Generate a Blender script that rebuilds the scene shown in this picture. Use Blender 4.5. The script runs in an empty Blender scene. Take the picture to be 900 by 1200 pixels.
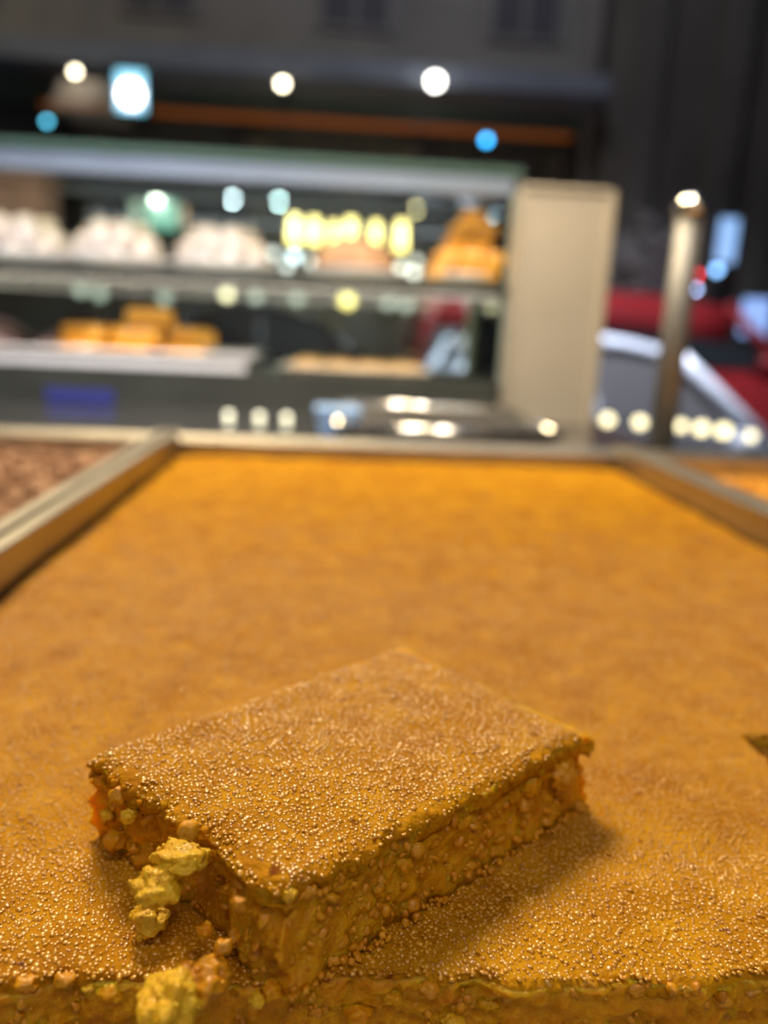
import bpy, math, random
import numpy as np
from mathutils import Vector, Matrix, noise
random.seed(7); rng = np.random.default_rng(7)
scene = bpy.context.scene
COL = scene.collection

# ------------------------------------------------------------------ camera
CAM = Vector((0.0, 0.0, 0.105)); FPX = 906.0
FWD = Vector((0.0655, 0.9707, -0.2313)).normalized()
RGT = Vector((0.9974, -0.0568, 0.0441)); RGT = (RGT - FWD*RGT.dot(FWD)).normalized()
UPV = RGT.cross(FWD)
cam = bpy.data.cameras.new('camera'); camo = bpy.data.objects.new('camera', cam); COL.objects.link(camo)
camo.matrix_world = Matrix(((RGT.x, UPV.x, -FWD.x, CAM.x), (RGT.y, UPV.y, -FWD.y, CAM.y), (RGT.z, UPV.z, -FWD.z, CAM.z), (0, 0, 0, 1)))
cam.sensor_fit = 'VERTICAL'; cam.sensor_height = 36.0; cam.lens = FPX/1200*36.0
cam.clip_start = 0.005; cam.clip_end = 200
cam.dof.use_dof = True; cam.dof.focus_distance = 0.138; cam.dof.aperture_fstop = 7.4
scene.camera = camo

# ------------------------------------------------------------------ world, lamps, exposure
w = bpy.data.worlds.new('night'); scene.world = w; w.use_nodes = True
w.node_tree.nodes['Background'].inputs[0].default_value = (0.16, 0.19, 0.26, 1)
w.node_tree.nodes['Background'].inputs[1].default_value = 0.10
vs = scene.view_settings
vs.view_transform = 'Standard'; vs.look = 'None'; vs.gamma = 1.0; vs.exposure = 0.0; vs.use_curve_mapping = False
scene.cycles.use_denoising = True
scene.cycles.max_bounces = 8; scene.cycles.sample_clamp_indirect = 6

def area(name, loc, target, size, power, color, sy=None):
    L = bpy.data.lights.new(name, 'AREA'); o = bpy.data.objects.new(name, L); COL.objects.link(o)
    L.energy = power; L.color = color; L.size = size
    if sy: L.shape = 'RECTANGLE'; L.size_y = sy
    o.location = loc
    o.rotation_euler = (Vector(target)-Vector(loc)).to_track_quat('-Z', 'Y').to_euler()
    return o
area('shop_lamp_key', (-0.30, 1.05, 1.25), (0.02, 0.16, 0), 0.42, 31.0, (1.0, 0.79, 0.46))
area('fill_light_front', (0.45, -0.9, 1.9), (0.1, 0.6, 0), 0.5, 6.0, (1.0, 0.78, 0.5))  # added warm fill from behind the camera, no fixture of the shop
area('fill_light_wall', (0.0, -0.7, 1.7), (0.0, -1.9, 0.5), 1.8, 22.0, (1.0, 0.90, 0.76), 0.10)  # added to light the rear wall, so the steel has something bright to reflect
area('shop_tube_cool', (0.2, 1.9, 1.75), (0.1, 0.7, 0), 1.6, 4.0, (0.55, 0.76, 1.0), 0.12)
area('fill_light_case', (0.15, 0.55, 0.95), (0.15, 1.30, 0.10), 0.20, 5.0, (1.0, 0.84, 0.62)).data.spread = math.radians(95)  # extra light added to brighten the panel and the case front
area('fill_light_case_left', (-0.40, 0.55, 0.95), (-0.38, 1.30, 0.03), 0.20, 3.2, (0.92, 0.93, 1.0)).data.spread = math.radians(80)  # second added light, lifts the tray rim and the orange squares
area('street_lamp_cool', (1.5, 6.6, 7.0), (-0.5, 10.8, 1.0), 1.0, 78.0, (0.88, 0.9, 1.0))
area('street_lamp_warm', (-6.0, 7.0, 6.5), (-3.0, 11.0, 2.5), 1.0, 58.0, (1.0, 0.83, 0.55))
area('fill_light_cars', (1.6, 3.7, 3.4), (1.7, 5.6, -0.3), 0.6, 150.0, (0.84, 0.88, 1.0)).data.spread = math.radians(110)  # added light that brightens the car roofs and paint

# ------------------------------------------------------------------ helpers
def at(px, py, Y):
    d = FWD*FPX + RGT*(px-450) + UPV*(600-py)
    return CAM + d*(Y/d.y)

def mat(name, color, rough=0.5, metal=0.0, emit=None, estr=0.0, coat=0.0, spec=0.5, var=0.0, vscale=20.0, bump=0.0, bscale=60.0, trans=0.0, sss=0.0, color2=None, alpha=None):
    m = bpy.data.materials.new(name); m.use_nodes = True
    nt = m.node_tree; b = nt.nodes['Principled BSDF']
    b.inputs['Base Color'].default_value = (*color, 1); b.inputs['Roughness'].default_value = rough
    b.inputs['Metallic'].default_value = metal; b.inputs['Specular IOR Level'].default_value = spec
    b.inputs['Coat Weight'].default_value = coat; b.inputs['Coat Roughness'].default_value = 0.12
    if sss:
        b.inputs['Subsurface Weight'].default_value = sss
        b.inputs['Subsurface Radius'].default_value = (1.0, 0.45, 0.08); b.inputs['Subsurface Scale'].default_value = 0.0022
    if emit:
        b.inputs['Emission Color'].default_value = (*emit, 1); b.inputs['Emission Strength'].default_value = estr
    tc = nt.nodes.new('ShaderNodeTexCoord')
    if var or color2:
        n = nt.nodes.new('ShaderNodeTexNoise'); n.inputs['Scale'].default_value = vscale; n.inputs['Detail'].default_value = 6
        nt.links.new(tc.outputs['Object'], n.inputs['Vector'])
        r = nt.nodes.new('ShaderNodeValToRGB'); r.color_ramp.elements[0].position = 0.32; r.color_ramp.elements[1].position = 0.68
        c2 = color2 or tuple(c*(1-var) for c in color)
        r.color_ramp.elements[0].color = (*c2, 1); r.color_ramp.elements[1].color = (*color, 1)
        nt.links.new(n.outputs['Fac'], r.inputs['Fac']); nt.links.new(r.outputs['Color'], b.inputs['Base Color'])
    if bump:
        n = nt.nodes.new('ShaderNodeTexNoise'); n.inputs['Scale'].default_value = bscale; n.inputs['Detail'].default_value = 4
        nt.links.new(tc.outputs['Object'], n.inputs['Vector'])
        bp = nt.nodes.new('ShaderNodeBump'); bp.inputs['Strength'].default_value = bump; bp.inputs['Distance'].default_value = 0.002
        nt.links.new(n.outputs['Fac'], bp.inputs['Height']); nt.links.new(bp.outputs['Normal'], b.inputs['Normal'])
    return m

def glass_mat(name, tint, refl=0.12):
    m = bpy.data.materials.new(name); m.use_nodes = True; nt = m.node_tree
    for n in list(nt.nodes): nt.nodes.remove(n)
    o = nt.nodes.new('ShaderNodeOutputMaterial'); t = nt.nodes.new('ShaderNodeBsdfTransparent'); t.inputs[0].default_value = (*tint, 1)
    g = nt.nodes.new('ShaderNodeBsdfGlossy'); g.inputs['Roughness'].default_value = 0.03
    lw = nt.nodes.new('ShaderNodeFresnel'); lw.inputs[0].default_value = 1.45
    mx = nt.nodes.new('ShaderNodeMixShader')
    nt.links.new(lw.outputs[0], mx.inputs[0]); nt.links.new(t.outputs[0], mx.inputs[1]); nt.links.new(g.outputs[0], mx.inputs[2])
    nt.links.new(mx.outputs[0], o.inputs[0]); return m

class MB:
    def __init__(s): s.v = []; s.f = []
    def add(s, vs_, fs):
        k = len(s.v); s.v += [Vector(v) for v in vs_]; s.f += [tuple(i+k for i in f) for f in fs]; return s
    def box(s, lo, hi, taper=0.0):
        (a, b, c), (d, e, f) = lo, hi; t = taper
        return s.add([(a, b, c), (d, b, c), (d, e, c), (a, e, c), (a+t, b+t, f), (d-t, b+t, f), (d-t, e-t, f), (a+t, e-t, f)],
                     [(3, 2, 1, 0), (4, 5, 6, 7), (0, 1, 5, 4), (1, 2, 6, 5), (2, 3, 7, 6), (3, 0, 4, 7)])
    def tube(s, p, q, r, r2=None, n=14):
        p, q = Vector(p), Vector(q); r2 = r if r2 is None else r2
        d = (q-p).normalized(); a = d.orthogonal().normalized(); b = d.cross(a); vs_ = []
        for c, rr in ((p, r), (q, r2)):
            for i in range(n):
                t = 2*math.pi*i/n; vs_.append(c + a*math.cos(t)*rr + b*math.sin(t)*rr)
        return s.add(vs_, [(i, (i+1) % n, n+(i+1) % n, n+i) for i in range(n)] + [tuple(range(n))[::-1], tuple(range(n, 2*n))])
    def lathe(s, c, prof, n=28):
        c = Vector(c); vs_ = []; fs = []; m = len(prof)
        for i in range(n):
            t = 2*math.pi*i/n
            for r, z in prof: vs_.append(c+Vector((math.cos(t)*r, math.sin(t)*r, z)))
        for i in range(n):
            j = (i+1) % n
            for k in range(m-1): fs.append((i*m+k, j*m+k, j*m+k+1, i*m+k+1))
        return s.add(vs_, fs)
    def prism_y(s, poly, y0, y1):            # poly in (x,z), extruded along y
        n = len(poly); vs_ = [(x, y0, z) for x, z in poly]+[(x, y1, z) for x, z in poly]
        return s.add(vs_, [tuple(range(n)), tuple(range(n, 2*n))[::-1]] + [(i, n+i, n+(i+1) % n, (i+1) % n) for i in range(n)])
    def loft(s, rings, cap=True):
        n = len(rings[0]); vs_ = [v for r in rings for v in r]; fs = []
        for k in range(len(rings)-1):
            for i in range(n): fs.append((k*n+i, k*n+(i+1) % n, (k+1)*n+(i+1) % n, (k+1)*n+i))
        if cap: fs += [tuple(range(n))[::-1], tuple((len(rings)-1)*n+i for i in range(n))]
        return s.add(vs_, fs)
    def build(s, name, m, parent=None, smooth=False, bevel=0.0, kind=None):
        me = bpy.data.meshes.new(name)
        off = parent_world(parent) if parent else Vector((0, 0, 0))
        if not parent:
            lo = Vector((min(v[i] for v in s.v) for i in range(3))); hi = Vector((max(v[i] for v in s.v) for i in range(3)))
            off = Vector(((lo.x+hi.x)/2, (lo.y+hi.y)/2, lo.z))
        me.from_pydata([v-off for v in s.v], [], s.f); me.update()
        o = bpy.data.objects.new(name, me); COL.objects.link(o); me.materials.append(m)
        if parent: o.parent = parent
        else: o.location = off
        if smooth: me.polygons.foreach_set('use_smooth', [True]*len(me.polygons))
        if bevel:
            md = o.modifiers.new('bevel', 'BEVEL'); md.width = bevel; md.segments = 2; md.limit_method = 'ANGLE'
        if kind: o['kind'] = kind
        return o

def parent_world(p):
    v = Vector((0, 0, 0))
    while p: v += p.location; p = p.parent
    return v
def tag(o, label=None, cat=None, group=None, kind=None):
    if label: o['label'] = label
    if cat: o['category'] = cat
    if group: o['group'] = group
    if kind: o['kind'] = kind
    return o
def thing(name, loc, label, cat, group=None):
    o = bpy.data.objects.new(name, None); COL.objects.link(o); o.location = loc; o.empty_display_size = 0.02
    return tag(o, label, cat, group)
def copy_tree(o, loc=None, parent=None):
    c = o.copy(); COL.objects.link(c); c.parent = parent
    if loc is not None: c.location = loc
    for ch in o.children: copy_tree(ch, None, c)
    return c
def np_mesh(name, V, Fc, m, parent=None, kind=None, smooth=True):
    me = bpy.data.meshes.new(name)
    off = np.array(parent_world(parent)) if parent else np.zeros(3)
    V = np.asarray(V, dtype=np.float32) - off.astype(np.float32); Fc = np.asarray(Fc, dtype=np.int32)
    k = Fc.shape[1]
    me.vertices.add(len(V)); me.vertices.foreach_set('co', V.ravel())
    me.loops.add(Fc.size); me.loops.foreach_set('vertex_index', Fc.ravel())
    me.polygons.add(len(Fc)); me.polygons.foreach_set('loop_start', np.arange(0, Fc.size, k, dtype=np.int32))
    me.polygons.foreach_set('use_smooth', np.full(len(Fc), smooth))
    me.update(calc_edges=True); me.validate()
    o = bpy.data.objects.new(name, me); COL.objects.link(o); me.materials.append(m)
    if parent: o.parent = parent
    if kind: o['kind'] = kind
    return o
def ico(sub):
    import bmesh
    bm = bmesh.new(); bmesh.ops.create_icosphere(bm, subdivisions=sub, radius=1.0)
    V = np.array([v.co[:] for v in bm.verts]); Fc = np.array([[v.index for v in f.verts] for f in bm.faces]); bm.free(); return V, Fc
ICO1, ICO2, ICO3 = ico(1), ico(2), ico(3)
def nz(p, s, seed=0.0): return noise.noise(Vector((p[0]*s+seed, p[1]*s-seed, p[2]*s+2*seed)))

def grains(name, pts, rad, m, parent, base=ICO1, squash=(0.75, 1.15), lump=0.25, flat=None):
    """many grains joined into one mesh: nobody could count them"""
    pts = np.asarray(pts); rad = np.asarray(rad); N = len(pts); V0, F0 = base; nv = len(V0)
    q = rng.normal(size=(N, 4)); q /= np.linalg.norm(q, axis=1, keepdims=True); a, b, c, d = q.T
    R = np.stack([np.stack([1-2*(c*c+d*d), 2*(b*c-a*d), 2*(b*d+a*c)], -1), np.stack([2*(b*c+a*d), 1-2*(b*b+d*d), 2*(c*d-a*b)], -1),
                  np.stack([2*(b*d-a*c), 2*(c*d+a*b), 1-2*(b*b+c*c)], -1)], 1)
    if flat:                                  # lying flat on the surface, tilted a little
        th = rng.uniform(0, 6.283, N); ax, ay = rng.normal(0, flat[2], N), rng.normal(0, flat[2], N); o1, z1_ = np.ones(N), np.zeros(N)
        Rz = np.stack([np.stack([np.cos(th), -np.sin(th), z1_], -1), np.stack([np.sin(th), np.cos(th), z1_], -1), np.stack([z1_, z1_, o1], -1)], 1)
        Rx = np.stack([np.stack([o1, z1_, z1_], -1), np.stack([z1_, np.cos(ax), -np.sin(ax)], -1), np.stack([z1_, np.sin(ax), np.cos(ax)], -1)], 1)
        Ry = np.stack([np.stack([np.cos(ay), z1_, np.sin(ay)], -1), np.stack([z1_, o1, z1_], -1), np.stack([-np.sin(ay), z1_, np.cos(ay)], -1)], 1)
        R = Rx @ Ry @ Rz
    S = rng.uniform(*squash, size=(N, 1, 3))
    if flat: S[:, :, 2] = rng.uniform(flat[0], flat[1], size=(N, 1))
    L = 1+rng.uniform(-lump, lump, size=(N, nv, 1))
    P = V0[None]*S*L; P = np.einsum('nij,nkj->nki', R, P)*rad[:, None, None]+pts[:, None, :]
    Fc = (F0[None]+(np.arange(N)*nv)[:, None, None]).reshape(-1, 3)
    return np_mesh(name, P.reshape(-1, 3), Fc, m, parent, 'stuff')

def slab(xs, ys, zs, mask, disp):
    """box-like body on a grid: top quads of the masked cells plus walls at their boundary, each vertex moved by disp()"""
    idx = {}; V = []; Fq = []
    nzs = len(zs)
    def vid(i, j, k):
        key = (i, j, k)
        if key not in idx: idx[key] = len(V); V.append(disp(xs[i], ys[j], zs[k], k/(nzs-1)))
        return idx[key]
    nx, ny = len(xs)-1, len(ys)-1; top = nzs-1
    ok = lambda i, j: 0 <= i < nx and 0 <= j < ny and mask((xs[i]+xs[i+1])/2, (ys[j]+ys[j+1])/2)
    for i in range(nx):
        for j in range(ny):
            if not ok(i, j): continue
            Fq.append((vid(i, j, top), vid(i+1, j, top), vid(i+1, j+1, top), vid(i, j+1, top)))
            Fq.append((vid(i, j, 0), vid(i, j+1, 0), vid(i+1, j+1, 0), vid(i+1, j, 0)))
            for di, dj, a, b in ((0, -1, (i, j), (i+1, j)), (1, 0, (i+1, j), (i+1, j+1)), (0, 1, (i+1, j+1), (i, j+1)), (-1, 0, (i, j+1), (i, j))):
                if not ok(i+di, j+dj):
                    for k in range(top): Fq.append((vid(*a, k), vid(*b, k), vid(*b, k+1), vid(*a, k+1)))
    return np.array(V), np.array(Fq)

# ------------------------------------------------------------------ materials
def cake_mat(name, hi, lo, rough, coat, vscale, bump, bscale, sss, specks=None, crough=0.16, spec=0.5, scale=0.0022):
    m = mat(name, hi, rough, 0, coat=coat, color2=lo, vscale=vscale, bump=bump, bscale=bscale, sss=sss)
    nt = m.node_tree; b = nt.nodes['Principled BSDF']; b.inputs['Coat Roughness'].default_value = crough; b.inputs['Specular IOR Level'].default_value = spec; b.inputs['Subsurface Scale'].default_value = scale
    if specks:                                # dark baked specks, the thing's own colour
        src = b.inputs['Base Color'].links[0].from_socket
        tc = nt.nodes.new('ShaderNodeTexCoord'); n = nt.nodes.new('ShaderNodeTexNoise'); n.inputs['Scale'].default_value = specks; n.inputs['Detail'].default_value = 2
        nt.links.new(tc.outputs['Object'], n.inputs['Vector'])
        r = nt.nodes.new('ShaderNodeValToRGB'); r.color_ramp.elements[0].position = 0.66; r.color_ramp.elements[1].position = 0.74
        nt.links.new(n.outputs['Fac'], r.inputs['Fac'])
        mx = nt.nodes.new('ShaderNodeMix'); mx.data_type = 'RGBA'; mx.inputs[7].default_value = (lo[0]*0.55, lo[1]*0.4, lo[2]*0.4, 1)
        nt.links.new(r.outputs['Color'], mx.inputs[0]); nt.links.new(src, mx.inputs[6]); nt.links.new(mx.outputs[2], b.inputs['Base Color'])
    return m
M = {}
M['crust'] = cake_mat('semolina_crust', (0.57, 0.270, 0.007), (0.36, 0.138, 0.002), 0.60, 0.0, 90, 0.5, 700, 0.3, 240, 0.3, spec=0.06, scale=0.002)
M['grain'] = cake_mat('semolina_grain', (0.68, 0.335, 0.006), (0.47, 0.195, 0.003), 0.34, 1.0, 260, 0.0, 900, 0.0, 330, 0.24, spec=0.7)
M['grain'].node_tree.nodes['Principled BSDF'].inputs['Coat IOR'].default_value = 1.55
M['crumb'] = cake_mat('cake_crumb', (0.70, 0.34, 0.004), (0.52, 0.20, 0.002), 0.45, 0.1, 130, 0.5, 800, 0.9, None, 0.25, spec=0.25, scale=0.005)
M['crumbgrain'] = cake_mat('crumb_grain', (0.68, 0.32, 0.006), (0.50, 0.19, 0.003), 0.40, 0.25, 260, 0.2, 1500, 0.3, None, 0.2, spec=0.4, scale=0.0006)
M['pale'] = cake_mat('pale_crumb', (0.90, 0.58, 0.022), (0.76, 0.42, 0.008), 0.42, 0.2, 220, 0.6, 1300, 0.3, scale=0.0012)
M['nut'] = cake_mat('nutty_top', (0.46, 0.24, 0.13), (0.22, 0.10, 0.05), 0.6, 0.1, 110, 0.8, 200, 0.0)
M['post'] = mat('satin_steel', (0.28, 0.28, 0.29), 0.55, 0.7, var=0.15, vscale=40)
M['steel'] = mat('brushed_steel', (0.52, 0.48, 0.41), 0.42, 1.0, var=0.2, vscale=30, bump=0.05, bscale=300)
M['steelbright'] = mat('polished_steel', (0.80, 0.79, 0.78), 0.16, 1.0, bump=0.03, bscale=40)
M['beige'] = mat('beige_metal', (0.48, 0.425, 0.345), 0.42, 0.25, var=0.12, vscale=8)
M['counter'] = mat('dark_counter', (0.055, 0.055, 0.06), 0.14, 0.0, coat=0.6, var=0.4, vscale=14)
M['cabinet'] = mat('counter_cabinet', (0.30, 0.27, 0.24), 0.5, 0.3, var=0.15)
M['frame'] = mat('case_frame', (0.20, 0.25, 0.34), 0.4, 0.4, var=0.1)
M['darkframe'] = mat('dark_frame', (0.055, 0.06, 0.055), 0.4, 0.3, var=0.2)
M['glass'] = glass_mat('case_glass', (0.90, 0.96, 0.93))
M['glassedge'] = mat('green_glass_edge', (0.05, 0.095, 0.085), 0.15, 0.0, coat=0.5)
M['plate'] = mat('white_china', (0.72, 0.72, 0.74), 0.25, 0, coat=0.4)
M['powder'] = mat('powdered_sweet', (0.64, 0.59, 0.57), 0.8, 0, color2=(0.52, 0.42, 0.34), vscale=45, bump=0.6, bscale=160)
M['orange'] = mat('orange_syrup_pastry', (0.84, 0.43, 0.05), 0.35, 0, color2=(0.70, 0.29, 0.025), vscale=40, coat=0.4, bump=0.5, bscale=120)
M['tan'] = mat('tan_pastry', (0.52, 0.30, 0.16), 0.6, 0, color2=(0.34, 0.17, 0.08), vscale=40, bump=0.5, bscale=120)
M['asphalt'] = mat('asphalt', (0.05, 0.05, 0.055), 0.6, 0, var=0.5, vscale=3, bump=0.5, bscale=60)
M['paving'] = mat('paving', (0.14, 0.13, 0.12), 0.7, 0, var=0.3, vscale=2)

# ------------------------------------------------------------------ ground and far buildings
GZ = -1.30
tag(MB().box((-14, 2.6, GZ-0.2), (16, 10.2, GZ)).build('road', M['asphalt']), kind='structure')
tag(MB().box((-14, -3, GZ-0.2), (16, 2.6, GZ+0.12)).build('floor', M['paving']), kind='structure')
tag(MB().box((-14, 10.2, GZ-0.2), (16, 14, GZ+0.12)).build('far_pavement', M['paving']), kind='structure')
tag(MB().box((-3.0, -2.1, GZ+0.12), (3.2, -1.95, 1.9)).build('wall_rear', mat('pale_shop_wall', (0.62, 0.60, 0.57), 0.8, var=0.1, vscale=2)), kind='structure')
WY = 11.2
M['facade'] = mat('plaster_facade', (0.30, 0.285, 0.26), 0.9, 0, color2=(0.20, 0.19, 0.185), vscale=0.8, bump=0.3, bscale=8)
M['facadedark'] = mat('dark_stone_facade', (0.17, 0.155, 0.14), 0.9, 0, color2=(0.11, 0.10, 0.09), vscale=0.9)
M['canopy'] = mat('blue_grey_canopy', (0.22, 0.25, 0.31), 0.6, 0, var=0.2, vscale=2)
M['shopdark'] = mat('dark_shopfront', (0.14, 0.14, 0.14), 0.4, 0, var=0.3, vscale=1.5)
M['neon'] = mat('orange_strip_glow', (0.5, 0.12, 0.02), 0.5, 0, emit=(1.0, 0.28, 0.05), estr=0.10)
M['wpane'] = mat('dark_window_pane', (0.11, 0.11, 0.125), 0.1, 0, coat=0.3)
M['wframe'] = mat('window_frame', (0.24, 0.22, 0.22), 0.6)
xe = at(700, 120, WY).x
zc = at(350, 105, WY).z
b = thing('shop_building', (-4, WY, GZ+0.12), 'grey plastered building with a long blue grey canopy above a dark shopfront', 'building')
MB().box((-14, WY, zc), (xe, WY+2.5, zc+7)).build('wall', M['facade'], b)
MB().box((-14, WY+0.7, GZ+0.12), (xe, WY+2.5, zc)).build('shopfront', M['shopdark'], b)
MB().box((-14, WY-0.9, zc-0.10), (xe-0.1, WY+0.8, zc+0.16)).build('canopy', M['canopy'], b, bevel=0.03)
z1 = at(400, 143, WY-0.1).z
MB().box((-3.9, WY-0.1, z1-0.035), (at(668, 155, WY).x, WY, z1+0.03)).build('strip_light', M['neon'], b)
MB().box((-14, WY-0.02, z1+0.05), (xe, WY+0.1, zc-0.1)).build('fascia', mat('green_fascia', (0.10, 0.14, 0.12), 0.5), b)
for x in (-5.6, -3.4, -1.2, 0.9, 3.05):
    MB().box((x-0.16, WY+0.35, GZ+0.12), (x+0.16, WY+0.7, z1-0.07)).build('pillar', M['facadedark'], b, bevel=0.02)
for x in (-4.9, -2.4, 0.1, 2.3):
    f = MB().box((x-0.5, WY-0.06, zc+0.72), (x+0.5, WY+0.02, zc+2.3)).build('window', M['wframe'], b, bevel=0.02)
    MB().box((x-0.42, WY-0.075, zc+0.80), (x-0.03, WY-0.05, zc+2.2)).build('pane', M['wpane'], f)
    MB().box((x+0.03, WY-0.075, zc+0.80), (x+0.42, WY-0.05, zc+2.2)).build('pane', M['wpane'], f)
MB().tube((xe-0.12, WY-0.1, GZ+0.12), (xe-0.12, WY-0.1, zc+6), 0.07).build('drainpipe', M['wframe'], b, smooth=True)
b2 = thing('stone_building', (8, WY-0.4, GZ+0.12), 'dark stone building with pilasters at the right of the canopy building', 'building')
MB().box((xe+0.02, WY-0.4, GZ+0.12), (16, WY+2.5, 12)).build('wall', M['facadedark'], b2)
for x in (at(745, 100, WY).x, at(838, 100, WY).x, at(890, 100, WY).x):
    MB().box((x-0.17, WY-0.6, GZ+0.12), (x+0.17, WY-0.4, 11)).build('pilaster', mat('pilaster_stone', (0.17, 0.16, 0.15), 0.9, var=0.3, vscale=1.2), b2, bevel=0.02)

# ------------------------------------------------------------------ cars
M['rubber'] = mat('tyre_rubber', (0.02, 0.02, 0.02), 0.8)
M['carglass'] = mat('car_window_glass', (0.13, 0.125, 0.13), 0.06, 0, coat=0.5)  # grey lightened to stand for reflections and a lit interior
M['darkglass'] = mat('dark_tinted_glass', (0.03, 0.035, 0.04), 0.06, 0, coat=0.5)
M['hub'] = mat('wheel_hub', (0.4, 0.4, 0.42), 0.3, 0.9)
M['headlamp'] = mat('headlamp_lens', (0.7, 0.7, 0.7), 0.1, 0, coat=0.6)
M['taillamp'] = mat('tail_lamp_lens', (0.35, 0.01, 0.01), 0.2)
def car(name, label, y, xr, L, hood, sill, roof, xa, xb, xc, xd, paint, wid=1.7, band=0.03, glass='carglass'):
    """xr rear end; cabin: xa rear glass base, xb roof start, xc roof end, xd windscreen base (world x); heights above ground"""
    root = thing(name, (xr+L/2, y+wid/2, GZ), label, 'car')
    y0, y1 = y, y+wid; xf = xr+L
    def ring(x, zlo, zhi, inset):
        a, c = y0+inset, y1-inset
        return [(x, a+0.06, GZ+zlo), (x, c-0.06, GZ+zlo), (x, c, GZ+zlo+0.15), (x, c, GZ+zhi-0.12), (x, c-0.14, GZ+zhi), (x, a+0.14, GZ+zhi), (x, a, GZ+zhi-0.12), (x, a, GZ+zlo+0.15)]
    MB().loft([ring(xr, 0.4, sill-0.12, 0.16), ring(xr+0.08, 0.28, sill-0.02, 0.06), ring(xr+0.6, 0.22, sill, 0.0), ring(xd-0.1, 0.22, sill, 0.0),
               ring(xd+0.3, 0.22, hood+0.02, 0.0), ring(xf-0.35, 0.24, hood-0.06, 0.05), ring(xf-0.05, 0.3, hood-0.16, 0.14), ring(xf, 0.38, hood-0.26, 0.22)]).build('body', paint, root, smooth=True)
    ins = 0.16
    cab = MB()
    def cring(x, z, i): return (x, z, i)
    base = GZ+sill-0.015; top = GZ+roof
    # greenhouse glass volume
    cab.add([(xa, y0+0.06, base), (xd, y0+0.06, base), (xc, y0+ins, top-band), (xb, y0+ins, top-band), (xa, y1-0.06, base), (xd, y1-0.06, base), (xc, y1-ins, top-band), (xb, y1-ins, top-band)],
            [(0, 1, 2, 3), (7, 6, 5, 4), (1, 5, 6, 2), (4, 0, 3, 7), (3, 2, 6, 7), (0, 4, 5, 1)])
    cab.build('window_glass', M[glass], root)
    r = MB(); n = 9; rings = []
    for k in range(n):
        t = k/(n-1); x = xb-0.12+(xc-xb+0.24)*t; dz = 0.055*(1-(2*t-1)**2)-0.05*abs(2*t-1)**3
        rings.append([(x, y0+ins-0.03, top-0.04-band+dz), (x, y0+ins, top-0.0+dz), (x, (y0+y1)/2, top+0.035+dz), (x, y1-ins, top+dz), (x, y1-ins+0.03, top-0.04-band+dz)])
    r.loft(rings).build('roof', paint, root, smooth=True)
    for yy, yt in ((y0+0.05, y0+ins-0.02), (y1-0.05, y1-ins+0.02)):
        sgn = -1 if yy == y0+0.05 else 1
        for (p, q) in (((xd+0.03, base), (xc+0.06, top-0.02)), ((xa-0.03, base), (xb-0.06, top-0.02)), (((xa+xd)/2, base), ((xb+xc)/2, top-0.02))):
            MB().tube((p[0], yy, p[1]), (q[0], yt, q[1]), 0.052, n=10).build('pillar', paint, root, smooth=True)
    for x in (xr+0.75, xf-0.8):
        for yy in (y0-0.01, y1-0.19):
            wh = MB().lathe((0, 0, 0), [(0.2, 0.0), (0.30, 0.0), (0.325, 0.04), (0.325, 0.16), (0.30, 0.2), (0.2, 0.2), (0.2, 0.0)], 24)
            wh.v = [Vector((x+v.x, yy+v.z, GZ+0.325+v.y)) for v in wh.v]
            wo = wh.build('wheel', M['rubber'], root, smooth=True)
            hb = MB().tube((x, yy+0.03, GZ+0.325), (x, yy+0.17, GZ+0.325), 0.205, n=20); hb.build('hub', M['hub'], wo)
    for yy in (y0+0.22, y1-0.5):
        MB().box((xf-0.14, yy, GZ+hood-0.30), (xf+0.015, yy+0.28, GZ+hood-0.17)).build('headlamp', M['headlamp'], root, bevel=0.02)
        MB().box((xr-0.01, yy, GZ+sill-0.32), (xr+0.1, yy+0.25, GZ+sill-0.16)).build('tail_lamp', M['taillamp'], root, bevel=0.02)
    MB().tube((xd-0.35, y0-0.09, GZ+sill+0.06), (xd-0.2, y0-0.09, GZ+sill+0.06), 0.075).build('mirror', paint, root, smooth=True)
    return root
M['white'] = mat('white_car_paint', (0.74, 0.79, 0.90), 0.25, 0, coat=0.6)
M['red'] = mat('red_car_paint', (0.42, 0.03, 0.036), 0.3, 0, coat=0.6)
M['black'] = mat('dark_car_paint', (0.02, 0.022, 0.03), 0.2, 0, coat=0.8)
Y = 5.0
X = lambda px, py=430, YY=Y: at(px, py, YY).x
car('parked_car', 'white car with a curved windscreen pillar parked behind the steel post', Y, X(505)-0.9, X(930)-X(505)+2.2, 0.70, 0.72, 1.37, X(500), X(580), X(785), X(925), M['white'])
Y = 7.6
car('tall_car', 'red tall car parked behind the white car', Y, X(492, 420, Y)-0.08, X(930, 420, Y)-X(492, 420, Y)+1.2, 1.0, 1.18, 1.80, X(492, 420, Y)+0.02, X(520, 380, Y), X(855, 350, Y), X(925, 430, Y), M['red'], band=0.30, glass='darkglass')
car('dark_saloon_car', 'black car parked at the left behind the display case', Y+0.3, X(150, 420, Y)-0.7, X(484, 420, Y)-X(150, 420, Y)+0.5, 0.85, 0.90, 1.52, X(160, 420, Y), X(230, 380, Y), X(365, 350, Y), X(436, 430, Y), M['black'], glass='darkglass')

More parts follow.
